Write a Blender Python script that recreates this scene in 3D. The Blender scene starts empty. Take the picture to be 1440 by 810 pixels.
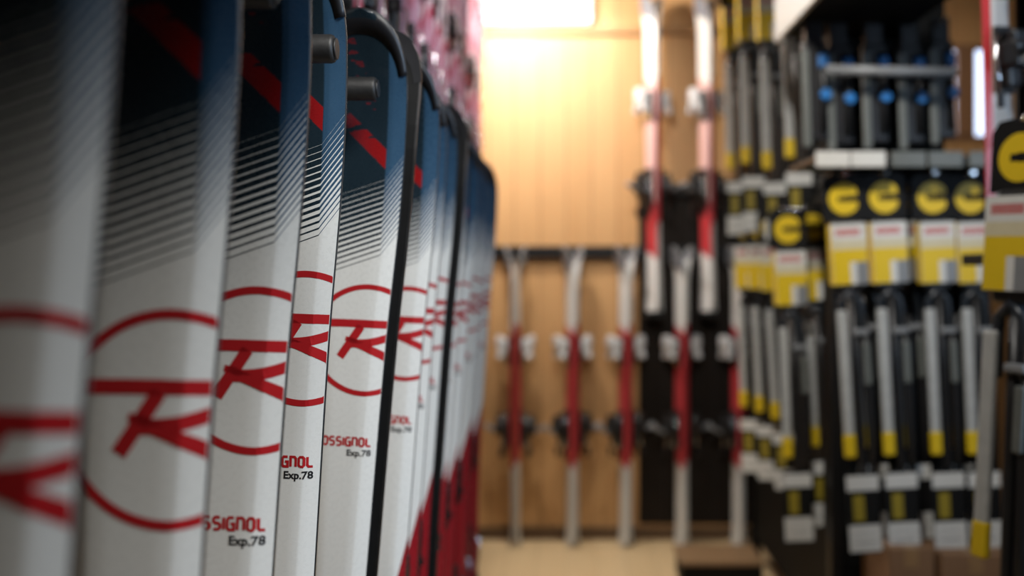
import bpy, bmesh, math, random
from mathutils import Vector, Matrix, Euler
random.seed(7)
S = bpy.context.scene
COL = S.collection
PI = math.pi
R = math.radians
CZ = 1.56            # eye height
F = 1400.0           # focal length in pixels of the 1440 frame (35 mm lens)

# ------------------------------------------------------------------ helpers
def link(o):
    COL.objects.link(o)
    return o

def tag(o, label=None, cat=None, group=None, kind=None):
    if label: o['label'] = label
    if cat: o['category'] = cat
    if group: o['group'] = group
    if kind: o['kind'] = kind
    return o

def empty(name, loc=(0, 0, 0), rot=(0, 0, 0), label=None, cat=None, group=None):
    o = link(bpy.data.objects.new(name, None))
    o.empty_display_size = 0.05
    o.location = loc
    o.rotation_euler = rot
    return tag(o, label, cat, group)

class MB:
    """collects primitives, builds ONE mesh object"""
    def __init__(s):
        s.bm = bmesh.new()
    def _mat(s, faces, m):
        for f in faces: f.material_index = m
    def box(s, x0, x1, y0, y1, z0, z1, m=0, bev=0.0, seg=2, rot=None):
        b = bmesh.new()
        bmesh.ops.create_cube(b, size=1)
        bmesh.ops.scale(b, vec=(abs(x1-x0), abs(y1-y0), abs(z1-z0)), verts=b.verts)
        if bev > 0:
            bmesh.ops.bevel(b, geom=list(b.edges), offset=bev, segments=seg, affect='EDGES', profile=0.5)
        if rot is not None:
            bmesh.ops.rotate(b, cent=(0, 0, 0), matrix=Euler(rot).to_matrix(), verts=b.verts)
        bmesh.ops.translate(b, vec=((x0+x1)/2, (y0+y1)/2, (z0+z1)/2), verts=b.verts)
        s.merge(b, m)
    def merge(s, b, m=0, M=None):
        mp = {}
        for v in b.verts:
            mp[v] = s.bm.verts.new(M @ v.co if M is not None else v.co)
        for f in b.faces:
            try:
                g = s.bm.faces.new([mp[v] for v in f.verts])
                g.material_index = m
                g.smooth = f.smooth
            except ValueError:
                pass
        b.free()
    def cyl(s, p0, p1, r0, r1=None, n=20, m=0, smooth=True, bev=0.0):
        r1 = r0 if r1 is None else r1
        p0, p1 = Vector(p0), Vector(p1)
        d = p1 - p0
        L = d.length
        b = bmesh.new()
        bmesh.ops.create_cone(b, cap_ends=True, segments=n, radius1=r0, radius2=r1, depth=L)
        if bev > 0:
            ee = [e for e in b.edges if len(e.link_faces) == 2 and any(len(f.verts) > 4 for f in e.link_faces)]
            bmesh.ops.bevel(b, geom=ee, offset=bev, segments=2, affect='EDGES', profile=0.5)
        for f in b.faces: f.smooth = smooth and len(f.verts) == 4
        q = Vector((0, 0, 1)).rotation_difference(d.normalized())
        M = Matrix.Translation((p0+p1)/2) @ q.to_matrix().to_4x4()
        s.merge(b, m, M)
    def tube(s, pts, r, n=10, m=0, cap=True, closed=False):
        pts = [Vector(p) for p in pts]
        rings = []
        N = len(pts)
        up = None
        for i, p in enumerate(pts):
            if closed:
                t = (pts[(i+1) % N] - pts[i-1]).normalized()
            else:
                t = (pts[min(i+1, N-1)] - pts[max(i-1, 0)]).normalized()
            if up is None:
                up = t.orthogonal().normalized()
            up = (up - t*up.dot(t)).normalized()
            bi = t.cross(up)
            rr = r[i] if isinstance(r, (list, tuple)) else r
            rings.append([s.bm.verts.new(p + (up*math.cos(2*PI*k/n) + bi*math.sin(2*PI*k/n))*rr) for k in range(n)])
        for i in range(N if closed else N-1):
            a, b = rings[i], rings[(i+1) % N]
            for k in range(n):
                f = s.bm.faces.new((a[k], a[(k+1) % n], b[(k+1) % n], b[k]))
                f.material_index = m; f.smooth = True
        if cap and not closed:
            f = s.bm.faces.new(list(reversed(rings[0]))); f.material_index = m
            f = s.bm.faces.new(rings[-1]); f.material_index = m
    def quad(s, pts, m=0, smooth=False):
        try:
            f = s.bm.faces.new([s.bm.verts.new(p) for p in pts])
            f.material_index = m; f.smooth = smooth
            return f
        except ValueError:
            return None
    def prism(s, outline, axis, a0, a1, m=0):
        """outline: 2D points; axis 'x'|'y'|'z' extrusion"""
        def P(u, v, a):
            return {'x': (a, u, v), 'y': (u, a, v), 'z': (u, v, a)}[axis]
        A = [s.bm.verts.new(P(u, v, a0)) for u, v in outline]
        B = [s.bm.verts.new(P(u, v, a1)) for u, v in outline]
        n = len(A)
        fs = [s.bm.faces.new(A), s.bm.faces.new(list(reversed(B)))]
        for i in range(n):
            fs.append(s.bm.faces.new((A[i], B[i], B[(i+1) % n], A[(i+1) % n])))
        for f in fs: f.material_index = m
    def build(s, name, mats, parent=None, recalc=True, weld=0.0):
        if weld: bmesh.ops.remove_doubles(s.bm, verts=s.bm.verts, dist=weld)
        if recalc: bmesh.ops.recalc_face_normals(s.bm, faces=s.bm.faces)
        me = bpy.data.meshes.new(name)
        s.bm.to_mesh(me); s.bm.free()
        for mt in (mats if isinstance(mats, (list, tuple)) else [mats]):
            me.materials.append(mt)
        o = link(bpy.data.objects.new(name, me))
        if parent is not None: o.parent = parent
        return o

def copy_tree(o, parent=None):
    c = o.copy()
    COL.objects.link(c)
    if parent is not None: c.parent = parent
    for ch in list(o.children):
        copy_tree(ch, c)
    return c

# ------------------------------------------------------------------ materials
def new_mat(name):
    m = bpy.data.materials.new(name)
    m.use_nodes = True
    nt = m.node_tree
    return m, nt, nt.nodes['Principled BSDF']

def setin(b, **kw):
    names = {'col': 'Base Color', 'rough': 'Roughness', 'metal': 'Metallic', 'spec': 'Specular IOR Level', 'coat': 'Coat Weight', 'coatr': 'Coat Roughness',
             'trans': 'Transmission Weight', 'emit': 'Emission Color', 'emits': 'Emission Strength'}
    for k, v in kw.items():
        i = b.inputs[names[k]]
        i.default_value = (*v, 1) if isinstance(v, tuple) and len(v) == 3 else v

def plain(name, col, rough=0.5, metal=0.0, noise=0.12, scale=40, bump=0.0, **kw):
    """plain colour broken up by a little procedural wear"""
    m, nt, b = new_mat(name)
    setin(b, col=col, rough=rough, metal=metal, **kw)
    tc = nt.nodes.new('ShaderNodeTexCoord')
    nz = nt.nodes.new('ShaderNodeTexNoise'); nz.inputs['Scale'].default_value = scale; nz.inputs['Detail'].default_value = 3
    nt.links.new(tc.outputs['Object'], nz.inputs['Vector'])
    mx = nt.nodes.new('ShaderNodeMix'); mx.data_type = 'RGBA'
    mx.inputs[6].default_value = (*[c*(1-noise) for c in col], 1)
    mx.inputs[7].default_value = (*[min(1, c*(1+noise)) for c in col], 1)
    nt.links.new(nz.outputs['Fac'], mx.inputs[0])
    nt.links.new(mx.outputs[2], b.inputs['Base Color'])
    mr = nt.nodes.new('ShaderNodeMapRange')
    mr.inputs[3].default_value = max(0.02, rough-0.06); mr.inputs[4].default_value = min(1, rough+0.08)
    nt.links.new(nz.outputs['Fac'], mr.inputs[0]); nt.links.new(mr.outputs[0], b.inputs['Roughness'])
    if bump:
        bp = nt.nodes.new('ShaderNodeBump'); bp.inputs['Strength'].default_value = bump; bp.inputs['Distance'].default_value = 0.002
        nt.links.new(nz.outputs['Fac'], bp.inputs['Height']); nt.links.new(bp.outputs[0], b.inputs['Normal'])
    return m

class NG:
    """tiny expression helper for math nodes"""
    def __init__(s, nt): s.nt = nt
    def m(s, op, a, b=None, c=None, clamp=False):
        n = s.nt.nodes.new('ShaderNodeMath'); n.operation = op; n.use_clamp = clamp
        for i, v in enumerate((a, b, c)):
            if v is None: continue
            if isinstance(v, (int, float)): n.inputs[i].default_value = v
            else: s.nt.links.new(v, n.inputs[i])
        return n.outputs[0]
    def mix(s, f, a, b):
        n = s.nt.nodes.new('ShaderNodeMix'); n.data_type = 'RGBA'
        for i, v in ((0, f), (6, a), (7, b)):
            if isinstance(v, tuple): n.inputs[i].default_value = (*v, 1)
            elif isinstance(v, (int, float)): n.inputs[i].default_value = v
            else: s.nt.links.new(v, n.inputs[i])
        return n.outputs[2]
    def step(s, x, a, b):
        n = s.nt.nodes.new('ShaderNodeMapRange'); n.interpolation_type = 'SMOOTHSTEP'
        n.inputs[1].default_value = a; n.inputs[2].default_value = b
        s.nt.links.new(x, n.inputs[0])
        return n.outputs[0]
    def noise(s, vec, scale, detail=2.0):
        n = s.nt.nodes.new('ShaderNodeTexNoise'); n.inputs['Scale'].default_value = scale; n.inputs['Detail'].default_value = detail
        s.nt.links.new(vec, n.inputs['Vector']); return n.outputs['Fac']
    def mapv(s, vec, scale=(1, 1, 1), rot=(0, 0, 0)):
        n = s.nt.nodes.new('ShaderNodeMapping'); n.inputs['Scale'].default_value = scale; n.inputs['Rotation'].default_value = rot
        s.nt.links.new(vec, n.inputs['Vector']); return n.outputs[0]

LOGO_Z = 1.127
LOGO_X = 0.026
RAD = 0.0825
SKI_L = 1.60

def topsheet_mat():
    m, nt, b = new_mat('rental_topsheet')
    g = NG(nt)
    tc = nt.nodes.new('ShaderNodeTexCoord')
    sp = nt.nodes.new('ShaderNodeSeparateXYZ'); nt.links.new(tc.outputs['Object'], sp.inputs[0])
    x, z = sp.outputs[0], g.m('SUBTRACT', sp.outputs[2], LOGO_Z)
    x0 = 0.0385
    xm = g.m('MINIMUM', x, x0); xb = g.m('MAXIMUM', g.m('SUBTRACT', x, x0), 0.0)
    p = g.m('SUBTRACT', g.m('SUBTRACT', z, g.m('MULTIPLY', xm, 0.40)), g.m('MULTIPLY', xb, 1.5))
    fr = g.m('FRACT', g.m('DIVIDE', p, 0.0082))
    # printed hatch: lines get thicker towards the tip until the ground is solid navy
    duty = g.m('DIVIDE', g.m('SUBTRACT', p, 0.103), 0.125, clamp=True)
    duty = g.m('POWER', duty, 0.62)
    ln = g.m('LESS_THAN', g.m('ABSOLUTE', g.m('SUBTRACT', fr, 0.5)), g.m('MULTIPLY', duty, 0.5))
    nz = g.noise(g.mapv(tc.outputs['Object'], (1, 1, 0.25)), 60)
    white = g.mix(nz, (0.685, 0.69, 0.665), (0.705, 0.71, 0.685))
    navy = g.mix(nz, (0.008, 0.017, 0.025), (0.013, 0.026, 0.037))
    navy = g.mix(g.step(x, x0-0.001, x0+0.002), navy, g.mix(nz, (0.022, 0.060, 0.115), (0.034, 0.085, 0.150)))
    col = g.mix(ln, white, navy)
    # broken red brush stroke across the dark tip
    q = g.m('ADD', z, g.m('MULTIPLY', x, 0.9))
    st = g.noise(g.mapv(tc.outputs['Object'], (30, 1, 120), (0, R(-42), 0)), 1.0, 3.0)
    band = g.m('SUBTRACT', 1.0, g.step(g.m('ABSOLUTE', g.m('SUBTRACT', q, 0.302)), 0.0135, 0.0155))
    band = g.m('MULTIPLY', band, g.m('MULTIPLY', g.m('GREATER_THAN', st, g.m('SUBTRACT', 0.44, g.m('MULTIPLY', x, 2.0))), g.step(x, -0.055, 0.030)))
    band = g.m('MULTIPLY', band, g.m('LESS_THAN', x, x0))
    q2 = g.m('ADD', z, g.m('MULTIPLY', x, 2.6))
    band2 = g.m('MULTIPLY', g.m('LESS_THAN', g.m('ABSOLUTE', g.m('SUBTRACT', q2, 0.385)), 0.022), g.m('GREATER_THAN', st, 0.56))
    band2 = g.m('MULTIPLY', band2, g.m('LESS_THAN', x, 0.02))
    col = g.mix(g.m('MAXIMUM', band, g.m('MULTIPLY', band2, 0.4)), col, (0.26, 0.008, 0.010))
    # red field that swells in from the edge towards the binding
    t = g.m('MAXIMUM', g.m('SUBTRACT', -0.305, z), 0.0)
    lim = g.m('SUBTRACT', 0.051, g.m('MULTIPLY', g.m('POWER', t, 1.25), 0.30))
    red = g.m('MULTIPLY', g.m('GREATER_THAN', x, lim), g.m('GREATER_THAN', t, 0.0001))
    col = g.mix(red, col, (0.27, 0.010, 0.016))
    nt.links.new(col, b.inputs['Base Color'])
    rg = g.m('ADD', g.m('MULTIPLY', g.noise(tc.outputs['Object'], 180, 4), 0.03), 0.26)
    nt.links.new(rg, b.inputs['Roughness'])
    setin(b, spec=0.5, coat=0.25, coatr=0.15)
    return m

def band_mat(name, stops, rough=0.3, soft=0.01, streak=0.0):
    """colour bands along a ski (object z): stops = [(z, colour), ...] lowest first"""
    m, nt, b = new_mat(name)
    g = NG(nt)
    tc = nt.nodes.new('ShaderNodeTexCoord')
    sp = nt.nodes.new('ShaderNodeSeparateXYZ'); nt.links.new(tc.outputs['Object'], sp.inputs[0])
    z = g.m('ADD', sp.outputs[2], g.m('MULTIPLY', sp.outputs[0], 0.5))
    if streak:
        z = g.m('ADD', z, g.m('MULTIPLY', g.m('SUBTRACT', g.noise(g.mapv(tc.outputs['Object'], (60, 1, 6)), 1.0), 0.5), streak))
    col = stops[0][1]
    for zz, c in stops[1:]:
        col = g.mix(g.step(z, zz-soft, zz+soft), col, c)
    nt.links.new(col, b.inputs['Base Color'])
    setin(b, rough=rough)
    return m

M = {}
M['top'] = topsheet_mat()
M['red'] = plain('logo_red', (0.40, 0.012, 0.016), 0.35, noise=0.05)
M['ink'] = plain('black_ink', (0.012, 0.012, 0.014), 0.4, noise=0.05)
M['base'] = plain('black_ski_base', (0.006, 0.0065, 0.007), 0.5, spec=0.3)
M['steel'] = plain('steel_edge', (0.30, 0.31, 0.33), 0.32, 1.0)
M['guard'] = plain('black_tip_guard', (0.008, 0.009, 0.012), 0.45)
M['plastic'] = plain('black_plastic', (0.012, 0.012, 0.013), 0.38)
M['rubber'] = plain('black_rubber', (0.014, 0.014, 0.014), 0.5, scale=90, bump=0.3)
M['pale'] = plain('pale_grey_plastic', (0.62, 0.64, 0.66), 0.3)
M['grey'] = plain('mid_grey_plastic', (0.22, 0.23, 0.24), 0.35)
M['chrome'] = plain('chrome', (0.75, 0.76, 0.78), 0.15, 1.0, noise=0.04)
M['dkmetal'] = plain('dark_metal', (0.02, 0.02, 0.021), 0.4, 0.6)

# ------------------------------------------------------------------ ski geometry
def lerp_tab(tab, z):
    for (a, va), (b_, vb) in zip(tab, tab[1:]):
        if z <= b_:
            t = (z-a)/(b_-a)
            t = t*t*(3-2*t) if False else t
            return va + (vb-va)*t
    return tab[-1][1]

class Ski:
    def __init__(s, L=SKI_L, shovel=0.0640, logo=0.0535, waist=0.043, tail=0.058, tipr=0.115, tip_up=0.055, t=0.012, bev=0.019, tip_n=2.3):
        s.L, s.t, s.bev, s.tip_up, s.tipr, s.tip_n = L, t, bev, tip_up, tipr, tip_n
        k = L/1.6
        s.zs = 1.46*k
        pts = [(0.0, tail*0.9), (0.05*k, tail), (0.25*k, (tail+waist)/2+0.001), (0.45*k, waist+0.002), (0.66*k, waist), (0.85*k, waist+0.0035), (LOGO_Z*k, logo), (1.30*k, shovel*0.965), (1.42*k, shovel), (1.60*k, shovel)]
        s.pts = pts
    def hw0(s, z):
        # Catmull-Rom through the table
        P = s.pts
        for i in range(len(P)-1):
            if z <= P[i+1][0]:
                a, b_ = P[i], P[i+1]
                pm = P[i-1] if i else a
                pn = P[i+2] if i+2 < len(P) else b_
                h = b_[0]-a[0]; u = (z-a[0])/h
                m0 = (b_[1]-pm[1])/(b_[0]-pm[0]) * h
                m1 = (pn[1]-a[1])/(pn[0]-a[0]) * h
                return (2*u**3-3*u**2+1)*a[1] + (u**3-2*u**2+u)*m0 + (-2*u**3+3*u**2)*b_[1] + (u**3-u**2)*m1
        return P[-1][1]
    def hw(s, z):
        w = s.hw0(min(z, s.L-0.001))
        z1 = s.L - s.tipr
        if z > z1:
            u = min(1.0, (z-z1)/s.tipr)
            w *= max(0.0, 1-u**s.tip_n)**(1/s.tip_n)
        return max(w, 0.004)
    def yoff(s, z):
        z1 = s.L*0.875
        o = 0.0
        if z > z1:
            u = (z-z1)/(s.L-z1); o -= s.tip_up*u**2
        if z < 0.12:
            u = (0.12-z)/0.12; o -= 0.010*u**2
        return o
    def th(s, z):
        k = z/s.L
        e = min(1.0, max(0.0, min(k/0.35, (1-k)/0.3)))
        return s.t*(0.62+0.38*e) + 0.006*max(0.0, 1-abs(k-0.45)/0.22)
    def surf(s, x, z):
        w, t = s.hw(z), s.th(z)
        bv = min(s.bev, w*0.45)
        lo = 0.0045
        ax = abs(x)
        if ax <= w-bv: y = -t
        else: y = -t + (t-lo)*min(1.0, (ax-(w-bv))/bv)
        return y + s.yoff(z)
    def stations(s):
        zz = [0.0, 0.006, 0.02]
        z = 0.05
        while z < s.L-s.tipr: zz.append(z); z += 0.035
        n = 16
        for i in range(n+1):
            zz.append(s.L - s.tipr*(1-math.sin(PI/2*i/n)) if True else 0)
        return sorted(set(round(v, 5) for v in zz))
    def topsheet(s):
        mb = MB(); rows = []
        for z in s.stations():
            w = s.hw(z); bv = min(s.bev, w*0.45)
            xs = [-w, -w+bv*0.5, -w+bv*0.9, -w+bv*1.08, -(w-bv)*0.5, 0, (w-bv)*0.5, w-bv*1.08, w-bv*0.9, w-bv*0.5, w]
            row = []
            for i, x in enumerate(xs):
                y = s.surf(x, z)
                row.append(mb.bm.verts.new((x, y, z)))
            rows.append(row)
        for a, b_ in zip(rows, rows[1:]):
            for i in range(len(a)-1):
                f = mb.bm.faces.new((a[i], a[i+1], b_[i+1], b_[i])); f.smooth = True
        return mb
    def base(s):
        """running base, steel edges and sidewalls in one mesh: mats 0 base, 1 steel"""
        mb = MB(); rows = []
        for z in s.stations():
            w = s.hw(z); o = s.yoff(z)
            xs = [(-w, -0.0045, 0), (-w-0.0012, -0.0028, 0), (-w-0.0012, 0, 0), (-w+0.002, 0, 1), (0, 0, 0), (w-0.002, 0, 0), (w+0.0012, 0, 1), (w+0.0012, -0.0028, 1), (w, -0.0045, 0)]
            rows.append([mb.bm.verts.new((x, y+o, z)) for x, y, _ in xs])
        idx = [0, 1, 1, 0, 0, 1, 1, 0]
        for a, b_ in zip(rows, rows[1:]):
            for i in range(len(a)-1):
                f = mb.bm.faces.new((a[i], b_[i], b_[i+1], a[i+1])); f.material_index = idx[i]; f.smooth = False
        return mb
    def guard(s):
        """moulded rim that wraps the tip"""
        mb = MB()
        path = []
        n = 40
        z1 = s.L - s.tipr*0.72
        for i in range(n+1):
            a = PI*i/n
            u = math.sin(a)
            z = z1 + (s.L-z1)*u
            w = s.hw(z) if 0 < i < n else s.hw(z1)
            path.append((math.cos(a) >= 0, w, z))
        P = []
        for pos, w, z in path:
            P.append((w if pos else -w, z))
        rings = []
        cx, cz = 0, z1
        for i, (x, z) in enumerate(P):
            x2, z2 = x*0.84, z1 + (z-z1)*0.66 - 0.004
            o, o2 = s.yoff(z), s.yoff(z2)
            t2 = s.surf(x2, z2)
            ox, oz = x*1.03, z+0.0025*(z-z1)/(s.L-z1)
            ring = [(x2, t2-0.0008, z2), (x2*.4+ox*.6, (t2+o-0.006)/2-0.0028, z2*.4+oz*.6), (ox, o-0.0055, oz), (ox, o+0.0012, oz), (x2, o2+0.001, z2)]
            rings.append([mb.bm.verts.new(p) for p in ring])
        for a, b_ in zip(rings, rings[1:]):
            for k in range(5):
                f = mb.bm.faces.new((a[k], a[(k+1) % 5], b_[(k+1) % 5], b_[k])); f.smooth = k < 2
        mb.bm.faces.new(rings[0]); mb.bm.faces.new(rings[-1])
        return mb
    def decal(s, mb, quads, m=0, lift=0.0003):
        """lay flat print onto the topsheet, cut off at the edge of the ski"""
        for q in quads:
            if all(abs(x) >= s.hw(z)-0.0004 for x, z in q): continue
            pts = []
            for x, z in q:
                w = s.hw(z)-0.0004
                xx = max(-w, min(w, x))
                pts.append((xx, s.surf(xx, z)-lift, z))
            mb.quad(pts, m)

def ribbon(pts, width, step=0.003, taper=None, closed=False):
    """2D polyline -> quads"""
    P = [Vector(p) for p in pts]
    if closed: P = P + [P[0]]
    dense = []
    for a, b_ in zip(P, P[1:]):
        n = max(1, int((b_-a).length/step))
        for k in range(n): dense.append(a + (b_-a)*k/n)
    dense.append(P[-1])
    N = len(dense)
    L, Rr = [], []
    for i, p in enumerate(dense):
        if closed:
            d0 = dense[i]-dense[i-1] if i else dense[-1]-dense[-2]
            d1 = dense[i+1]-dense[i] if i < N-1 else dense[1]-dense[0]
        else:
            d0 = dense[max(i, 1)]-dense[max(i, 1)-1]
            d1 = dense[min(i+1, N-1)]-dense[min(i, N-2)]
        t = (d0.normalized()+d1.normalized())
        t = t.normalized() if t.length > 1e-6 else d1.normalized()
        c = max(0.5, t.dot(d1.normalized()))
        nrm = Vector((-t.y, t.x))
        w = width/2
        if taper: w = (taper[0]+(taper[1]-taper[0])*i/(N-1))/2
        L.append(p+nrm*w/c); Rr.append(p-nrm*w/c)
    rows = 4 if width > 0.006 else 1
    out = []
    for i in range(N-1):
        for k in range(rows):
            f0, f1 = k/rows, (k+1)/rows
            out.append([tuple(L[i].lerp(Rr[i], f0)), tuple(L[i+1].lerp(Rr[i+1], f0)), tuple(L[i+1].lerp(Rr[i+1], f1)), tuple(L[i].lerp(Rr[i], f1))])
    return out

def quadcurve(a, b_, c, n=14):
    a, b_, c = Vector(a), Vector(b_), Vector(c)
    return [tuple(a*(1-t)**2 + b_*2*t*(1-t) + c*t*t) for t in [i/n for i in range(n+1)]]

GLYPH = {
    'R': [[(0, 0), (0, 1), (.75, 1), (1, .84), (1, .6), (.75, .44), (0, .44)], [(.5, .44), (1, 0)]],
    'O': [[(.25, 0), (.75, 0), (1, .16), (1, .84), (.75, 1), (.25, 1), (0, .84), (0, .16), (.25, 0)]],
    'S': [[(.98, 1), (.25, 1), (0, .86), (0, .66), (.25, .52), (.75, .52), (1, .38), (1, .14), (.75, 0), (.02, 0)]],
    'I': [[(0, 0), (0, 1)]],
    'G': [[(.98, 1), (.25, 1), (0, .84), (0, .16), (.25, 0), (1, 0), (1, .5), (.5, .5)]],
    'N': [[(0, 0), (0, 1), (.75, 1), (1, .84), (1, 0)]],
    'L': [[(0, 1), (0, .16), (.25, 0), (.95, 0)]],
}

def logo_quads():
    q = []
    cx, cz = LOGO_X, LOGO_Z
    ring = [(cx + (RAD-0.004)*math.cos(2*PI*i/120), cz + (RAD-0.004)*math.sin(2*PI*i/120)) for i in range(121)]
    q += ribbon(ring, 0.0078, 0.004)
    def P(x, z): return (x, cz+z)
    q += ribbon(quadcurve(P(-0.060, 0.0215), P(0.01, 0.0255), P(0.064, 0.0235)), 0.0116)
    q += ribbon([P(0.0175, 0.020), P(-0.011, -0.0265)], 0.0120)
    q += ribbon([P(-0.0045, 0.0015), P(0.008, -0.001)], 0.0065)
    q += ribbon(quadcurve(P(0.003, -0.0055), P(0.034, -0.0065), P(0.064, 0.0085)), 0.0105, taper=(0.0125, 0.0108))
    q += ribbon(quadcurve(P(0.006, -0.0045), P(0.028, -0.010), P(0.064, -0.0285)), 0.0105, taper=(0.010, 0.0125))
    return q

def word_quads():
    q = []
    hgt, wd, st, gap = 0.0118, 0.0063, 0.0030, 0.0036
    x1 = LOGO_X + 0.0155
    word = 'ROSSIGNOL'
    total = sum((0 if c == 'I' else wd) for c in word) + (len(word)-1)*(gap)
    x = x1 - total
    zb = LOGO_Z - 0.1555
    for c in word:
        for pl in GLYPH[c]:
            q += ribbon([(x+u*wd, zb+v*hgt) for u, v in pl], st, 0.0025)
        x += (0 if c == 'I' else wd) + gap
    return q

def text_mesh(body, size, bold=0.0):
    cu = bpy.data.curves.new('tmp_text', 'FONT')
    cu.body = body; cu.size = size; cu.align_x = 'RIGHT'; cu.offset = bold; cu.resolution_u = 4; cu.space_character = 1.02
    ob = bpy.data.objects.new('tmp_text', cu); COL.objects.link(ob)
    dg = bpy.context.evaluated_depsgraph_get()
    me = bpy.data.meshes.new_from_object(ob.evaluated_get(dg))
    polys = [[(me.vertices[i].co.x, me.vertices[i].co.y) for i in p.vertices] for p in me.polygons]
    bpy.data.objects.remove(ob); bpy.data.curves.remove(cu); bpy.data.meshes.remove(me)
    return polys

def binding_parts(ski, parent, z_toe, z_heel, pale_toe=False, k=1.0):
    """toe piece, heel piece, each with its own lever; sits on the top of the ski (towards -y)"""
    y0 = ski.surf(0, z_toe)
    tm = M['pale'] if pale_toe else M['plastic']
    mb = MB()
    mb.box(-.030, .030, y0-.012, y0, z_toe-.07, z_toe+.055, 1, .003)
    mb.box(-.034, .034, y0-.058, y0-.010, z_toe-.012, z_toe+.050, 0, .012, 3)
    mb.box(-.024, .024, y0-.066, y0-.040, z_toe+.010, z_toe+.062, 0, .009, 3)
    for sx in (-1, 1):                                     # wings that hold the boot toe
        mb.prism([(sx*.030, z_toe-.004), (sx*.042, z_toe-.030), (sx*.034, z_toe-.040), (sx*.014, z_toe-.012)], 'y', y0-.055, y0-.030, 0)
        mb.cyl((sx*.026, y0-.060, z_toe+.022), (sx*.026, y0-.066, z_toe+.022), .006, n=14, m=2)
    mb.box(-.026, .026, y0-.018, y0-.011, z_toe-.066, z_toe-.020, 2, .002)   # anti-friction pad
    toe = mb.build('toe_piece', [tm, M['plastic'], M['chrome']], parent)
    y0 = ski.surf(0, z_heel)
    mb = MB()
    mb.box(-.029, .029, y0-.014, y0, z_heel-.085, z_heel+.075, 0, .003)
    mb.box(-.032, .032, y0-.068, y0-.012, z_heel-.030, z_heel+.036, 0, .013, 3)
    mb.box(-.025, .025, y0-.060, y0-.034, z_heel+.026, z_heel+.060, 0, .008, 2)
    mb.box(-.021, .021, y0-.040, y0-.012, z_heel-.075, z_heel-.024, 0, .008, 2)
    heel = mb.build('heel_piece', [M['plastic']], parent)
    mb = MB()
    mb.box(-.017, .017, y0-.105, y0-.052, z_heel-.018, z_heel-.004, 0, .005, 2, rot=(R(-24), 0, 0))
    mb.box(-.019, .019, y0-.118, y0-.094, z_heel-.004, z_heel+.012, 0, .005, 2, rot=(R(-24), 0, 0))
    mb.build('heel_lever', [M['grey']], heel)
    mb = MB()                                               # brake arms on both sides
    for sx in (-1, 1):
        w = ski.hw(z_heel)+.006
        mb.tube([(sx*.024, y0-.020, z_heel+.055), (sx*w, y0-.026, z_heel+.035), (sx*w, y0-.030, z_heel-.04), (sx*(w-.003), y0-.034, z_heel-.095)], .0028, 8, 0)
        mb.box(sx*w-.006, sx*w+.006, y0-.043, y0-.027, z_heel-.125, z_heel-.085, 1, .003)
    brake = mb.build('ski_brake', [M['chrome'], M['plastic']], parent)
    if k != 1.0:
        lev = heel.children[0]
        for o, zc in ((toe, z_toe), (heel, z_heel), (lev, z_heel), (brake, z_heel)):
            ys = ski.surf(0, zc)
            for v in o.data.vertices:
                v.co.x *= k if o is not brake else 1.0; v.co.y = ys + (v.co.y-ys)*k; v.co.z = zc + (v.co.z-zc)*k

# ------------------------------------------------------------------ the rental skis in the rack
ski_r = Ski()
def make_rental():
    root = empty('rental_ski')
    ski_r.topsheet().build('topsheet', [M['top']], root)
    ski_r.base().build('ski_base', [M['base'], M['steel']], root)
    ski_r.guard().build('tip_guard', [M['guard']], root)
    mb = MB(); ski_r.decal(mb, logo_quads())
    mb.build('logo', [M['red']], root)
    mb = MB(); ski_r.decal(mb, word_quads())
    mb.build('lettering', [M['red']], root)
    mb = MB()
    for poly in text_mesh('Exp.78', 0.0126, 0.0004):
        mb.quad([(x+LOGO_X+0.0160, ski_r.surf(x+LOGO_X+0.0160, LOGO_Z-0.170+z)-0.0003, LOGO_Z-0.170+z) for x, z in poly])
    mb.build('model_lettering', [M['ink']], root)
    binding_parts(ski_r, root, 0.615, 0.285)
    return root

rental = make_rental()
U = 0.231
ORD = ['first', 'second', 'third', 'fourth', 'fifth', 'sixth', 'seventh', 'eighth', 'ninth', 'tenth', 'eleventh', 'twelfth', 'thirteenth', 'fourteenth']
rows = [  # depth, x of logo centre, logo height under the eye, lean, yaw
    (0.497, -.2760, -.100, .040, 0.0),
    (0.738, -.2940, -.111, .036, 0.0),
    (0.971, -.3030, -.098, .042, 0.0),
    (1.209, -.3180, -.083, .036, 0.0),
    (1.462, -.2936, -.103, .060, 0.0),
    (1.724, -.2760, -.110, .050, 1.0),
    (1.970, -.2910, -.104, .045, 0.0),
    (2.210, -.2980, -.095, .050, -1.0),
    (2.450, -.2950, -.108, .042, 1.0),
    (2.690, -.2920, -.112, .050, 0.0),
    (2.930, -.2900, -.100, .040, -2.0),
    (3.170, -.2960, -.108, .050, 1.0),
    (3.410, -.2900, -.103, .045, 0.0)]
rental_lab = [
    'very blurred white rental ski at the near end of the rack',
    'second white rental ski from the near end, slightly blurred with a large red ring',
    'white rental ski third from the near end, its red word missing the first two letters',
    'narrow showing fourth white rental ski, only the last four letters of its word visible',
    'fifth white rental ski, R mark showing, just in front of the black edge strip',
    'white rental ski sixth in the rack, just behind the black edge strip',
    'white rental ski seventh in the rack, second behind the black edge strip',
    'white rental ski eighth in the rack, pressed against the second black based ski',
    'white rental ski ninth in the rack, with a red field at its lower edge',
    'white rental ski tenth in the rack, fourth before its far end',
    'white rental ski eleventh in the rack, third before its far end',
    'white rental ski twelfth in the rack, last but one at its far end',
    'white rental ski at the far end of the rack beside the pine wall']
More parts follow.
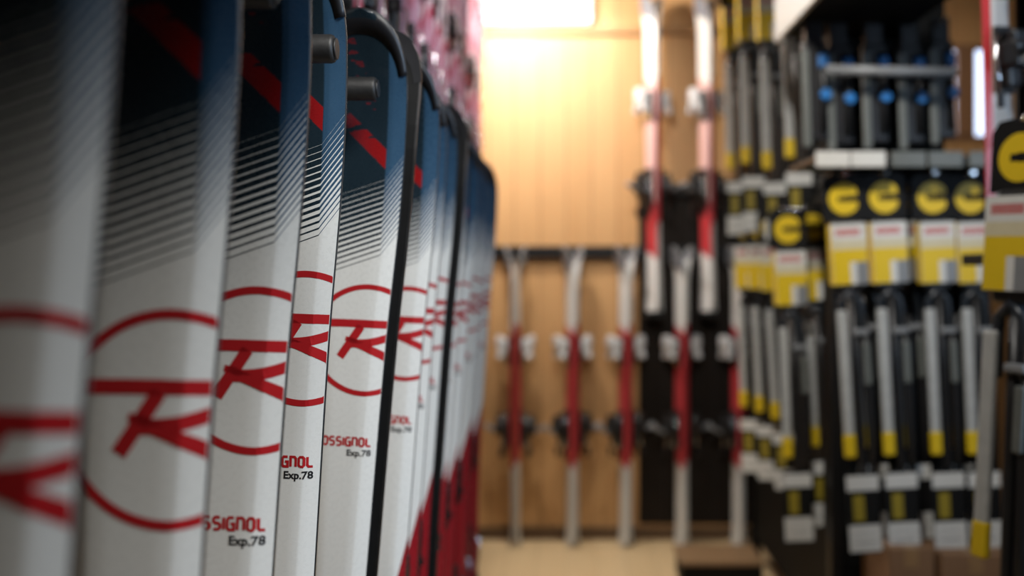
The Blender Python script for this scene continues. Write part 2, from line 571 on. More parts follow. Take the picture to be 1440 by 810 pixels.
def place_ski(root, logo, xc, d, zc, lean, yaw, flip=False):
    e = Euler((0, lean, R(yaw) + (PI if flip else 0)), 'XYZ')
    if flip: e = Euler((0, -lean, R(yaw)+PI), 'XYZ')
    root.rotation_euler = e
    off = e.to_matrix() @ Vector(logo)
    root.location = Vector((xc, d, zc)) - off
rental_objs = []
for i, (d, xc, zo, lean, yaw) in enumerate(rows):
    o = rental if i == 0 else copy_tree(rental)
    lab = rental_lab[i]
    tag(o, lab, 'ski', 'white rental skis in the long rack')
    place_ski(o, (LOGO_X, -0.012, LOGO_Z), xc, d, CZ+zo, lean, yaw)
    rental_objs.append(o)
# partner skis, base to base behind the fifth and the eighth ski
for k, (i, dx, lab) in enumerate([(4, .0150, 'black edge strip of a ski tucked behind the fifth white rental ski'),
                                  (7, .020, 'black based ski behind the eighth rental ski, a thin dark strip')]):
    d, xc, zo, lean, yaw = rows[i]
    o = copy_tree(rental)
    tag(o, lab, 'ski', 'white rental skis in the long rack')
    hp = [c for c in o.children if c.name.startswith('heel_piece')][0]
    for c in list(hp.children): bpy.data.objects.remove(c)
    ctr = xc - LOGO_X + dx
    place_ski(o, (0, 0, LOGO_Z), ctr, d+0.0135, CZ+zo, lean, yaw, True)

# the rack itself
rack = empty('ski_rack', (-.6, 0, 0), (0, 0, 0), 'long wall rack with black rubber pegs that parts the white rental skis', 'rack')
def rel(o, root):  # geometry written in world coordinates, root is unrotated
    for v in o.data.vertices: v.co -= Vector(root.location)
    return o
mb = MB(); mb.box(-.636, -.600, -.35, 3.75, 1.77, 1.87, 0, .004)
rel(mb.build('back_rail', [M['dkmetal']], rack), rack)
mb = MB(); mb.box(-.636, -.20, -.35, 3.75, .285, .318, 0, .004)
rel(mb.build('bottom_shelf', [plain('birch_board', (0.38, 0.27, 0.16), 0.5)], rack), rack)
mb = MB(); mb.box(-.638, .05, -.35, .86, 2.05, 2.072, 0, .004)  # added out-of-view board with brackets, shades the tops of the nearest skis
mb.box(.038, .05, -.35, .86, 2.03, 2.09, 0, .003)
for yy in (-.2, .7): mb.prism([(-.636, 1.88), (-.636, 2.052), (-.05, 2.052), (-.05, 2.036), (-.60, 1.88)], 'y', yy-.01, yy+.01)
rel(mb.build('shade_blocker', [M['dkmetal']], rack), rack)
for yy in (-.2, 1.7, 3.65):
    mb = MB(); mb.box(-.632, -.585, yy-.02, yy+.02, 0, 1.772, 0, .003)
    mb.prism([(-.590, .12), (-.590, .286), (-.24, .286), (-.24, .262)], 'y', yy-.012, yy+.012)
    rel(mb.build('upright', [M['dkmetal']], rack), rack)
first = None
for i, (d, xc, zo, lean, yaw) in enumerate(rows):
    y = d - .062
    if first is None:
        mb = MB()
        mb.cyl((-.600, 0, 1.815), (-.266, 0, 1.815), .0165, n=28, bev=.004)
        first = mb.build('peg', [M['rubber']], rack); rel(first, rack)
        first.location.y = y
        mb = MB(); mb.cyl((-.2665, 0, 1.815), (-.2635, 0, 1.815), .0125, n=24, bev=.001)
        cap = mb.build('peg_cap', [M['plastic']], first); rel(cap, rack)
    else:
        c = copy_tree(first, rack); c.location.y = y

# ------------------------------------------------------------------ upper tier of white and pink skis along the wall
ski_u = Ski(L=1.56, shovel=0.056, logo=0.050, waist=0.038, tail=0.052, tipr=0.11)
M['pinktop'] = band_mat('white_pink_topsheet', [(0, (0.66, 0.50, 0.56)), (0.25, (0.50, 0.06, 0.12)), (0.36, (0.62, 0.34, 0.42)), (0.55, (0.50, 0.05, 0.10)), (0.62, (0.68, 0.56, 0.58)), (0.78, (0.55, 0.12, 0.19)), (0.84, (0.66, 0.42, 0.50)), (1.0, (0.45, 0.04, 0.08)), (1.06, (0.68, 0.52, 0.56))], 0.35, 0.010, 0.5)
M['redwall'] = plain('dark_red_sidewall', (0.30, 0.02, 0.035), 0.4)
M['pinkbase'] = plain('pink_base', (0.60, 0.28, 0.34), 0.45)
def make_upper():
    root = empty('upper_ski')
    ski_u.topsheet().build('topsheet', [M['pinktop']], root)
    ski_u.base().build('ski_base', [M['redwall'], M['steel']], root)
    ski_u.guard().build('tip_guard', [M['pinkbase']], root)
    binding_parts(ski_u, root, 0.70, 0.42)
    return root
up = make_upper()
n_up = 14
for i in range(n_up):
    o = up if i == 0 else copy_tree(up)
    d = 1.55 + i*0.245
    o.location = (-.455+random.uniform(-.012, .012), d, 1.752)
    o.rotation_euler = (0, R(random.uniform(.3, 2.0)), R(random.uniform(-5, 9)))
    tag(o, f'white and pink ski on the upper ledge, {ORD[i]} from the near end', 'ski', 'white and pink skis on the upper ledge')
ledge = empty('wall_ledge', (-.6, 0, 1.72), label='dark ledge high on the side wall that carries the white and pink skis', cat='shelf')
mb = MB(); mb.box(-.640, -.385, 1.35, 5.2, 1.728, 1.752, 0, .004)
rel(mb.build('ledge_board', [M['dkmetal']], ledge), ledge)
for yy in (1.6, 3.0, 4.4):
    mb = MB(); mb.prism([(-.638, 1.56), (-.638, 1.729), (-.42, 1.729), (-.42, 1.712), (-.61, 1.56)], 'y', yy+.10, yy+.12)
    rel(mb.build('bracket', [M['dkmetal']], ledge), ledge)
mb = MB(); mb.box(-.640, -.612, 1.35, 5.2, 2.72, 2.78, 0, .004)
rel(mb.build('upper_rail', [M['dkmetal']], ledge), ledge)

def MB_wall_shade():  # near-black sheet stands in for the ski pairs' shadow on the wall
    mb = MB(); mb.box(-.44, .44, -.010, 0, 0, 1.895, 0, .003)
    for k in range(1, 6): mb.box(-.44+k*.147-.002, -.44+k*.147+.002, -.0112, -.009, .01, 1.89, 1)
    o = mb.build('wall_shade_sheet', [plain('painted_wall_shade', (0.012, 0.008, 0.0055), 0.6, noise=0.3, scale=8, spec=0.2), M['ink']])
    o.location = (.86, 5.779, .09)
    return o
# ------------------------------------------------------------------ red and white ski pairs on the back wall
WY = 5.78          # face of the back wall
SY = 5.63          # line of the wall skis
ski_w = Ski(L=1.68, shovel=0.054, logo=0.050, waist=0.040, tail=0.050, tipr=0.10, t=.016, bev=.012, tip_up=.045)
WH = (0.72, 0.73, 0.72); RD = (0.46, 0.045, 0.055)
M['redtop'] = band_mat('red_white_topsheet', [(0, (0.60, 0.61, 0.60)), (0.455, RD), (1.225, WH), (1.56, (0.20, 0.21, 0.24))], 0.3, 0.012)
M['redside'] = band_mat('red_white_sidewall', [(0, (0.60, 0.61, 0.60)), (0.455, RD), (1.225, WH), (1.60, (0.20, 0.21, 0.24))], 0.4, 0.012)
def make_wall_ski():
    root = empty('wall_ski')
    ski_w.topsheet().build('topsheet', [M['redtop']], root)
    ski_w.base().build('ski_base', [M['redside'], M['redside']], root)
    ski_w.guard().build('tip_guard', [M['grey']], root)
    binding_parts(ski_w, root, 1.10, 0.66, True, 1.3)
    return root
M['pinksheen'] = band_mat('painted_sheen_topsheet', [(0, (0.70, 0.70, 0.69)), (0.30, (0.50, 0.04, 0.05)), (0.60, (0.66, 0.42, 0.40)), (1.225, WH), (1.56, (0.20, 0.21, 0.24))], 0.3, 0.012)  # pale pink middle is lamp sheen painted into the topsheet colour
wall0 = make_wall_ski()
pairs = [(-.285, .012, 0.0, 6, 'lower'), (.036, .012, 0.0, -24, 'lower'), (.337, .012, 0.0, -24, 'lower'), (.655, .012, 0.0, -22, 'lower'), (.975, .012, 0.0, -20, 'lower'),
         (.500, 1.330, -.010, -34, 'upper'), (.805, 1.330, -.010, -34, 'upper')]
used = False
lowname = ['first', 'second', 'third', 'fourth', 'fifth']
iu = il = 0
for X, z0, lean, yaw, tier in pairs:
    if tier == 'lower':
        nm = f'{lowname[il]} lower pair from the corner'; il += 1
    else:
        nm = ['upper pair beside the bare pine', 'upper pair beside the hanging packs'][iu]; iu += 1
    for side in (0, 1):
        if not used: o = wall0; used = True
        else: o = copy_tree(wall0)
        a = R(-90 - yaw) if side == 0 else R(90 - yaw)
        nrm = Vector((math.sin(a), -math.cos(a), 0))       # the way the topsheet faces
        o.rotation_euler = (0, lean if side == 0 else lean, a)
        o.rotation_euler = (Matrix.Rotation(lean, 4, 'Y') @ Matrix.Rotation(a, 4, 'Z')).to_euler()
        if tier == 'upper': o.scale = (1, 1, 1.06)
        o.location = Vector((X, SY, z0)) + nrm*0.009
        if tier == 'upper' and side == 0:
            ts = [c for c in o.children if c.name.startswith('topsheet')][0]
            ts.data = ts.data.copy(); ts.data.materials[0] = M['pinksheen']
        tag(o, ('red and white ski turned to the long rack, ' if side == 0 else 'red and white ski turned to the display, ') + nm, 'ski', 'red and white skis on the back wall')

board = tag(MB_wall_shade(), 'dark sheet standing in for shadow on the pine wall behind the last ski pairs', 'board')
rail = empty('wall_rail', (0, WY, 1.64), label='dark rail across the pine wall holding the tips of the lower skis', cat='rail')
mb = MB(); mb.box(-.42, 1.25, WY-.052, WY-.012, 1.628, 1.70, 0, .004)
rel(mb.build('rail_bar', [M['dkmetal']], rail), rail)
for X, z0, lean, yaw, tier in pairs:
    if tier != 'lower': continue
    for dx in (-.045, .045):
        mb = MB(); mb.cyl((X+dx, WY-.05, 1.60), (X+dx, WY-.25, 1.605), .007, n=14, bev=.002)
        mb.box(X+dx-.009, X+dx+.009, WY-.056, WY-.02, 1.59, 1.65, 0, .002)
        rel(mb.build('rail_hook', [M['grey']], rail), rail)
urail = empty('upper_wall_rail', (0, WY, 2.9), label='dark upper rail on the pine wall above the two hanging ski pairs', cat='rail')
mb = MB(); mb.box(.40, 1.30, WY-.052, WY-.001, 1.99, 2.06, 0, .004)
rel(mb.build('rail_bar', [M['dkmetal']], urail), urail)
for X in (.500, .805):
    for dx in (-.075, .075):
        mb = MB(); mb.cyl((X+dx, WY-.05, 2.02), (X+dx, WY-.235, 2.025), .008, n=14, bev=.002)
        rel(mb.build('rail_hook', [M['dkmetal']], urail), urail)
    mb = MB(); mb.box(X-.05, X+.05, WY-.20, WY-.04, 1.295, 1.328, 0, .004)
    rel(mb.build('tail_rest', [M['dkmetal']], urail), urail)

# ------------------------------------------------------------------ hanging packs
M['yellow'] = plain('yellow_print', (0.72, 0.50, 0.012), 0.45, noise=0.05)
M['card'] = plain('black_card', (0.006, 0.006, 0.006), 0.6, spec=0.25)
M['cardw'] = plain('white_card', (0.66, 0.66, 0.63), 0.5, noise=0.06)
M['cream'] = plain('cream_print', (0.62, 0.56, 0.38), 0.5, noise=0.06)
M['redp'] = plain('red_print', (0.50, 0.05, 0.05), 0.5, noise=0.05)
M['shaft'] = plain('pale_shaft', (0.42, 0.43, 0.42), 0.4, noise=0.15)
M['shaftd'] = plain('dull_shaft', (0.13, 0.14, 0.13), 0.4, noise=0.15)
M['blue'] = plain('blue_plastic', (0.02, 0.16, 0.45), 0.35)
M['sheen'] = plain('dark_blue_grey', (0.020, 0.026, 0.034), 0.28)

def card_sheet(mb, x0, x1, z0, z1, y, t, cells, m_edge=0):
    """printed card: back sheet with thickness, printed fields on the front as separate faces"""
    mb.box(x0, x1, y, y+t, z0, z1, m_edge)
    for (a, b_, c, d, m) in cells:
        mb.quad([(a, y-.0006, c), (b_, y-.0006, c), (b_, y-.0006, d), (a, y-.0006, d)], m)

def make_pack():
    root = empty('hanging_pack')
    # header card with its round yellow mark
    mb = MB()
    out = [(-.072, 1.095), (.072, 1.095), (.072, 1.225), (.055, 1.248), (.016, 1.252), (.012, 1.243), (-.012, 1.243), (-.016, 1.252), (-.055, 1.248), (-.072, 1.225)]
    mb.prism(out, 'y', -.003, .003, 0)
    header = mb.build('header_card', [M['card']], root)
    mb = MB()
    pts = []
    for i in range(41):
        a = R(12) + (2*PI-R(24))*i/40
        pts.append((min(.043, .052*math.cos(a)), 1.168+.052*math.sin(a)))
    pts += [(-.006, 1.158), (-.006, 1.178)]
    mb.prism(pts, 'y', -.0048, -.0030, 0)
    mb.prism([(-.022, 1.160), (.000, 1.160), (.000, 1.176), (-.022, 1.176)], 'y', -.0058, -.0049, 1)
    mb.build('round_mark', [M['yellow'], M['card']], header)
    # label: white head with a red line of print, cream, yellow, grey picture
    mb = MB()
    x0, x1 = -.058, .058
    card_sheet(mb, x0, x1, .885, 1.085, -.030, .004, [
        (x0+.001, x1-.001, 1.030, 1.084, 1), (x0+.014, x1-.020, 1.046, 1.068, 2), (x0+.001, x1-.001, 1.000, 1.030, 3),
        (x0+.001, x1-.001, .958, 1.000, 4), (x0+.001, x0+.058, .886, .958, 4), (x0+.058, x0+.078, .886, .958, 1), (x0+.078, x1-.001, .886, .958, 5)], 1)
    for sx in (-1, 1):                                   # folded sides
        mb.box(sx*.058-.001, sx*.058+.001, -.028, .016, .885, 1.085, 4)
    mb.build('label', [M['card'], M['cardw'], M['redp'], M['cream'], M['yellow'], M['grey']], root)
    # neck between header and label
    # body: black yoke and two black tubes
    mb = MB()
    mb.box(-.046, .046, -.018, .014, .86, 1.10, 0, .012, 3)
    arc = [(-.040+.0*i, .0, 0) for i in range(0)]
    mb.tube([(-.034, 0, .70), (-.036, 0, .78), (-.030, -.004, .83), (0, -.006, .862), (.030, -.004, .83), (.036, 0, .78), (.034, 0, .70)], .013, 12, 1)
    mb.tube([(.006, .004, .86), (.008, .004, .60), (.012, .004, .30), (.012, .004, .14)], [.016, .015, .013, .012], 12, 0)
    mb.tube([(.042, .002, .78), (.045, .002, .55), (.046, .002, .36), (.044, .002, .16)], [.015, .017, .014, .011], 12, 0)
    mb.build('body', [M['plastic'], M['sheen']], root)
    mb = MB(); mb.box(.000, .052, -.026, .012, .715, .735, 0, .006)
    mb.build('clip', [M['grey']], root)
    mb = MB(); mb.box(.028, .052, -.024, -.012, .55, .69, 0, .005)
    mb.build('grip_strip', [M['shaftd']], root)
    # pale flat shaft with yellow end
    mb = MB()
    mb.box(-.052, -.018, -.030, -.012, .325, .80, 0, .006)
    sh = mb.build('pale_shaft', [M['shaft']], root)
    mb = MB(); mb.box(-.054, -.016, -.032, -.010, .315, .395, 0, .007)
    mb.build('yellow_end', [M['yellow']], sh)
    # bottom card
    mb = MB()
    x0, x1 = -.056, .052
    card_sheet(mb, x0, x1, .0, .265, -.024, .004, [
        (x0+.001, x1-.001, .205, .255, 1), (x0+.020, x0+.056, .105, .190, 2), (x0+.001, x1-.001, .004, .092, 1), (x0+.02, x1-.02, .030, .036, 3), (x0+.02, x1-.03, .060, .066, 3)], 0)
    mb.build('bottom_card', [M['card'], M['cardw'], plain('olive_yellow_print', (0.30, 0.23, 0.02), 0.5), M['grey']], root)
    return root
pack0 = make_pack()
first_pack = [True]
def place_pack(px, d, z0, roll, label, group, yaw=0.0, shift=0.0):
    o = pack0 if first_pack[0] else copy_tree(pack0)
    first_pack[0] = False
    X = (px-796)*d/F
    e = (Matrix.Rotation(roll, 4, 'Y') @ Matrix.Rotation(R(yaw), 4, 'Z')).to_euler()
    off = e.to_matrix() @ Vector((0, 0, 1.235))
    o.rotation_euler = e
    o.location = Vector((X, d, z0+1.235)) - off
    tag(o, label, 'package', group)
    hooks.append((X, d, z0+1.245))
    return o
hooks = []
GM = 'yellow labelled packs on the black display panel'
main_px = [1185, 1242, 1310, 1363]
ordn = ['first', 'second', 'third', 'fourth']
for i, px in enumerate(main_px):
    place_pack(px, 3.30+.01*i, .628+.006*(i > 0), -.060+.006*i, f'yellow labelled pack at the front of the {ordn[i]} hook on the black panel', GM)
for i, px in enumerate(main_px):
    if i == 3: continue
    place_pack(px+24, 3.42, .640, -.045, f'yellow labelled pack half hidden behind another on the {ordn[i]} hook of the panel', GM)
GS = 'yellow labelled packs along the side of the display'
side = [(1107, 3.74, .545, -.035, 0, 'yellow labelled pack on the display side, nearest the black panel, lowest of its row'),
        (1141, 3.90, .560, -.045, 0, 'yellow labelled pack just beside the black panel, half behind its first hook'),
        (1050, 4.78, .590, -.030, -25, 'yellow labelled pack at the far end of the display, beside the last wall skis'),
        (1068, 4.60, .590, -.045, -25, 'yellow labelled pack second from the far end of the display'),
        (1086, 4.42, .585, -.060, -25, 'yellow labelled pack third from the far end of the display')]
for s in side: place_pack(s[0], s[1], s[2], s[3], s[5], GS, s[4])
GU = 'yellow labelled packs on the upper tier of the display'
uppk = [(1031, 4.75, 1.725, -.02, 'upper tier pack with yellow label, the one beside the hanging ski pair'),
        (1053, 4.60, 1.735, -.02, 'upper tier pack with yellow label, second from the hanging ski pair'),
        (1080, 4.40, 1.690, -.03, 'upper tier pack with yellow label, third from the hanging ski pair'),
        (1112, 4.05, 1.700, -.03, 'upper tier pack with yellow label, fourth from the hanging ski pair, at the canopy end')]
for s in uppk: place_pack(s[0], s[1], s[2], s[3], s[4], GU)
place_pack(1438, 2.10, .630, .050, 'nearest yellow labelled pack, large, with a long pale shaft beside the picture edge', 'yellow labelled pack near the aisle', -62)

# short dark packs with blue clips under the canopy
def make_short():
    root = empty('blue_clip_pack')
    mb = MB()
    mb.box(-.040, .044, -.016, .016, .02, .36, 0, .010, 3)
    mb.box(-.030, .034, -.012, .012, .35, .44, 0, .006, 2)
    mb.tube([(.024, -.02, .05), (.026, -.026, .2), (.022, -.02, .33)], .012, 10, 0)
    mb.build('body', [M['plastic']], root)
    mb = MB(); mb.box(-.048, -.020, -.030, -.014, .0, .33, 0, .006)
    mb.build('dull_shaft', [M['shaftd']], root)
    mb = MB(); mb.cyl((.030, -.024, .175), (.030, -.042, .175), .020, n=18, bev=.005)
    mb.build('blue_knob', [M['blue']], root)
    mb = MB(); mb.box(.010, .046, -.034, -.016, .265, .315, 0, .008, 2)
    mb.build('blue_clip', [M['blue']], root)
    return root
sh0 = make_short()
for i, (px, dz) in enumerate([(1148, .0), (1182, -.01), (1232, 0), (1282, .0), (1326, .02)]):
    o = sh0 if i == 0 else copy_tree(sh0)
    d = 3.38 + .02*i
    o.location = ((px-796)*d/F, d, 1.975+dz)
    o.rotation_euler = (0, R(-2), 0)
    tag(o, f'short black pack with blue clips under the canopy, {["first","second","third","fourth","fifth"][i]} from the yellow packs', 'package', 'black packs with blue clips under the canopy')

# the display rack
disp = empty('display_rack', (1.1, 3.6, 0), label='black display rack with canopy, price shelf and hooks for hanging packs', cat='rack')
def dpart(mb, name, mats, parent=None):
    o = mb.build(name, mats, parent or disp)
    return rel(o, disp)
M['panel'] = plain('black_panel', (0.004, 0.0042, 0.004), 0.65, spec=0.15)
mb = MB()
mb.box(.975, 1.50, 3.60, 3.63, .10, 1.96, 0, .003)
for k in range(12):
    z = .20 + k*.145
    mb.box(.977, 1.498, 3.592, 3.599, z, z+.012, 0)
dpart(mb, 'back_panel', [M['panel']])
mb = MB(); mb.box(.935, 1.372, 3.605, 3.63, 1.955, 2.75, 0, .003); dpart(mb, 'upper_panel', [M['panel']])
for X in (.975, 1.51):
    mb = MB(); mb.box(X-.02, X+.02, 3.585, 3.645, 0, 2.42 if X < 1 else 1.97, 0, .004); dpart(mb, 'post', [M['dkmetal']])
mb = MB(); mb.box(.80, 1.54, 3.20, 3.75, 0, .085, 0, .006); dpart(mb, 'foot', [M['panel']])
mb = MB(); mb.box(.805, 1.49, 3.22, 3.60, 1.912, 1.930, 0, .003); dpart(mb, 'shelf', [M['dkmetal']])
shf = [c for c in disp.children if c.name.startswith('shelf')][0]
for (a, b_, mm) in [(.806, .915, 'cardw'), (.920, 1.03, 'cardw'), (1.05, 1.16, 'shaftd'), (1.17, 1.28, 'shaftd'), (1.30, 1.42, 'shaftd')]:
    mb = MB(); mb.box(a, b_, 3.206, 3.219, 1.893, 1.943, 0, .002); dpart(mb, 'price_strip', [M[mm]], shf)
# canopy
mb = MB(); mb.box(.785, 1.19, 3.02, 3.604, 2.402, 2.43, 0, .003); mb.box(.785, 1.19, 3.02, 3.04, 2.40, 2.62, 0, .002); dpart(mb, 'canopy', [M['panel']])
mb = MB(); mb.box(.785, 1.19, 3.010, 3.019, 2.394, 2.408, 0, .002); dpart(mb, 'canopy_edge', [M['shaft']])
mb = MB(); mb.box(.766, .784, 3.02, 3.66, 2.395, 2.70, 0, .003); dpart(mb, 'side_fascia', [M['cardw']])
mb = MB(); mb.cyl((.86, 3.30, 2.225), (1.29, 3.30, 2.215), .017, n=16)
for X in (.88, 1.27): mb.cyl((X, 3.30, 2.22), (X, 3.60, 2.22), .008, n=10)
dpart(mb, 'cross_bar', [M['grey']])
for (px, dz) in [(1148, 0), (1182, 0), (1232, 0), (1282, 0), (1326, 0)]:
    X = (px-796)*3.4/F
    mb = MB(); mb.cyl((X, 3.36, 2.414), (X, 3.60, 2.396), .005, n=10); dpart(mb, 'peg_hook', [M['chrome']])
# side arm rail that carries the packs along the aisle
mb = MB(); mb.box(.98, 1.02, 3.63, 5.30, 1.82, 1.85, 0, .003); mb.box(.98, 1.02, 3.63, 5.30, 2.98, 3.01, 0, .003)
mb.box(1.0, 1.02, 3.63, 5.30, .15, 3.0, 0, .003); mb.box(.98, 1.03, 5.25, 5.30, 0, 3.02, 0, .003)
dpart(mb, 'side_panel', [M['panel']])
for (X, d, z) in hooks:
    if d < 3.0: continue
    mb = MB()
    if 3.2 < d < 3.6:
        if d > 3.4: continue
        mb.cyl((X, d-.03, z+.004), (X, 3.60, z-.004), .004, n=10)
        mb.cyl((X, d-.036, z+.006), (X, d-.024, z+.006), .009, n=12)
    else:
        mb.cyl((X-.02, d-.01, z), (1.0, d+.02, z), .004, n=10)
        mb.cyl((X-.026, d-.01, z), (X-.014, d-.01, z), .008, n=10)
    dpart(mb, 'peg_hook', [M['chrome']])

# ------------------------------------------------------------------ right edge: a beige ski with red edge and its binding on a dark stand, arm for the near pack
ski_b = Ski(L=1.55, shovel=0.060, logo=0.054, waist=0.044, tail=0.055, t=.014)
M['beige'] = band_mat('beige_topsheet', [(0, (0.40, 0.36, 0.32)), (0.35, (0.48, 0.44, 0.40)), (0.9, (0.50, 0.40, 0.38))], 0.4)
M['rededge'] = plain('red_sidewall', (0.42, 0.03, 0.035), 0.4)
bm_nt = M['beige'].node_tree; bg_ = NG(bm_nt); bb_ = bm_nt.nodes['Principled BSDF']
_tc = bm_nt.nodes.new('ShaderNodeTexCoord'); _sp = bm_nt.nodes.new('ShaderNodeSeparateXYZ'); bm_nt.links.new(_tc.outputs['Object'], _sp.inputs[0])
bm_nt.links.new(bg_.mix(bg_.m('LESS_THAN', _sp.outputs[0], -.031), bb_.inputs['Base Color'].links[0].from_socket, (0.45, 0.03, 0.035)), bb_.inputs['Base Color'])
def make_beige():
    root = empty('beige_ski')
    ski_b.topsheet().build('topsheet', [M['beige']], root)
    ski_b.base().build('ski_base', [M['rededge'], M['rededge']], root)
    ski_b.guard().build('tip_guard', [M['plastic']], root)
    binding_parts(ski_b, root, 0.80, 0.47)
    mb = MB()
    z = .83; y0 = ski_b.surf(0, z)
    mb.tube([(.026*math.cos(2*PI*i/20), y0-.072, z+.026*math.sin(2*PI*i/20)) for i in range(20)], .008, 10, 0, closed=True)
    mb.build('white_ring', [M['pale']], root)
    mb = MB(); mb.box(-.020, .020, y0-.030, y0-.010, .61, .63, 0, .004)
    mb.build('green_tab', [plain('green_plastic', (0.02, 0.30, 0.05), 0.4)], root)
    return root
b0 = make_beige()
b0.location = (1.062, 2.42, 1.60)
b0.rotation_euler = (0, R(-3), R(28))
tag(b0, 'beige ski with a red edge and black binding standing behind the near yellow pack', 'ski', 'beige skis by the display')
b1 = copy_tree(b0)
b1.location = (1.185, 2.44, 1.60)
b1.rotation_euler = (0, R(3), R(10))
tag(b1, 'beige ski with a green tab and white ring, cut by the picture edge', 'ski', 'beige skis by the display')
stand = empty('side_stand', (1.2, 2.45, 0), label='black stand by the picture edge that carries the beige skis and the near pack', cat='stand')
def spart(mb, name, mats): return rel(mb.build(name, mats, stand), stand)
mb = MB(); mb.box(1.0, 1.45, 2.36, 2.52, 1.572, 1.60, 0, .004); spart(mb, 'stand_shelf', [M['panel']])
mb = MB(); mb.box(1.145, 1.45, 2.52, 2.545, .10, 2.9, 0, .004); spart(mb, 'stand_panel', [M['panel']])
mb = MB(); mb.box(1.12, 1.46, 2.30, 2.60, 0, .10, 0, .006); spart(mb, 'stand_foot', [M['panel']])
hx, hd, hz = [h for h in hooks if h[1] < 3][0]
mb = MB(); mb.tube([(hx-.005, hd-.04, hz+.012), (hx, hd, hz), (hx+.14, 2.36, hz-.002), (hx+.25, 2.53, hz-.002)], .005, 10); spart(mb, 'peg_hook', [M['chrome']])
# ------------------------------------------------------------------ boxes, low platform
M['carton'] = plain('brown_carton', (0.24, 0.13, 0.065), 0.7, noise=0.1)
M['tape'] = plain('brown_tape', (0.32, 0.19, 0.09), 0.3)
for i, (x0, x1, z1, y0) in enumerate([(1.05, 1.20, .655, 3.24), (1.215, 1.44, .640, 3.22)]):
    bx = empty('cardboard_box', ((x0+x1)/2, 3.35, .086), label=['narrow brown carton under the hanging packs, the inner one', 'wider brown carton under the hanging packs by the near pack'][i], cat='box', group='brown cartons under the display')
    w = (x1-x0)/2
    mb = MB(); mb.box(-w, w, y0-3.35, .18, 0, z1-.086, 0, .004); mb.build('carton_body', [M['carton']], bx)
    mb = MB(); mb.box(-.022, .022, y0-3.351, .181, z1-.090-.06, z1-.0855, 0, .001)
    mb.build('tape', [M['tape']], bx)
M['board'] = plain('worn_brown_board', (0.20, 0.12, 0.06), 0.5, noise=0.25, scale=12)
pf = empty('low_platform', (.87, 5.0, 0), label='low black platform with a brown board top beside the wall skis', cat='platform')
mb = MB(); mb.box(-.30, .10, -.10, .18, .0, .108, 0, .004); mb.build('platform_box', [M['panel']], pf)
mb = MB(); mb.box(-.31, .10, -.115, .19, .108, .130, 0, .004); mb.build('platform_top', [M['board']], pf)

# ------------------------------------------------------------------ the room
def wood(name, c1, c2, plank=0.14, axis='X', rough=0.5, seam=0.55, gx=9.0):
    m, nt, b = new_mat(name)
    g = NG(nt)
    tc = nt.nodes.new('ShaderNodeTexCoord')
    sp = nt.nodes.new('ShaderNodeSeparateXYZ'); nt.links.new(tc.outputs['Object'], sp.inputs[0])
    a = sp.outputs['XYZ'.index(axis)]
    u = g.m('DIVIDE', a, plank)
    idx = g.m('FLOOR', u); fr = g.m('SUBTRACT', u, idx)
    wn = nt.nodes.new('ShaderNodeTexWhiteNoise'); wn.noise_dimensions = '1D'; nt.links.new(idx, wn.inputs['W'])
    sc = (gx, gx, 0.7) if axis in 'XY' else (0.7, 0.7, gx)
    if name.startswith('floor'): sc = (gx, 0.7, gx)
    cmb = nt.nodes.new('ShaderNodeCombineXYZ'); nt.links.new(g.m('MULTIPLY', wn.outputs['Value'], 9.0), cmb.inputs[0]); nt.links.new(g.m('MULTIPLY', wn.outputs['Value'], 5.0), cmb.inputs[2])
    va = nt.nodes.new('ShaderNodeVectorMath'); va.operation = 'ADD'
    nt.links.new(g.mapv(tc.outputs['Object'], sc), va.inputs[0]); nt.links.new(cmb.outputs[0], va.inputs[1])
    gr = g.noise(va.outputs[0], 3.0, 5.0)
    f = g.m('ADD', g.m('MULTIPLY', gr, 0.75), g.m('MULTIPLY', wn.outputs['Value'], 0.3), clamp=True)
    col = g.mix(f, c1, c2)
    sm = g.m('LESS_THAN', g.m('MINIMUM', fr, g.m('SUBTRACT', 1.0, fr)), 0.022)
    col = g.mix(g.m('MULTIPLY', sm, seam), col, tuple(c*0.3 for c in c2))
    nt.links.new(col, b.inputs['Base Color'])
    setin(b, rough=rough)
    bp = nt.nodes.new('ShaderNodeBump'); bp.inputs['Strength'].default_value = 0.4; bp.inputs['Distance'].default_value = 0.003
    nt.links.new(g.m('SUBTRACT', 1.0, sm), bp.inputs['Height']); nt.links.new(bp.outputs[0], b.inputs['Normal'])
    return m
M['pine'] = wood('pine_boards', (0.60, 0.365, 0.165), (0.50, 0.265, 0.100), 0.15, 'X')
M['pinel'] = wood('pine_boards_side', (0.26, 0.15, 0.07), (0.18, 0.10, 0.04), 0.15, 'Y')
M['floorw'] = wood('floor_boards', (0.62, 0.47, 0.28), (0.50, 0.36, 0.20), 0.16, 'X', 0.45, 0.3)
M['ceil'] = plain('ceiling_paint', (0.20, 0.19, 0.17), 0.8)
M['darkwall'] = plain('dark_wall_paint', (0.06, 0.05, 0.045), 0.8)
XL, XR, YF, ZC = -.64, 2.70, -2.6, 3.30
def struct(mb, name, mat):
    o = mb.build(name, mat); o['kind'] = 'structure'; return o
mb = MB(); mb.box(XL-.1, XR+.1, YF-.1, WY+.1, -.1, 0); struct(mb, 'floor', [M['floorw']])
mb = MB(); mb.box(XL-.1, XR+.1, YF-.1, WY+.1, ZC, ZC+.1); struct(mb, 'ceiling', [M['ceil']])
mb = MB()   # back wall with the window opening
wx0, wx1, wz0, wz1 = 2.20, 2.44, 2.34, 2.84
mb.box(XL-.1, wx0, WY, WY+.1, 0, ZC); mb.box(wx1, XR+.1, WY, WY+.1, 0, ZC)
mb.box(wx0, wx1, WY, WY+.1, 0, wz0); mb.box(wx0, wx1, WY, WY+.1, wz1, ZC)
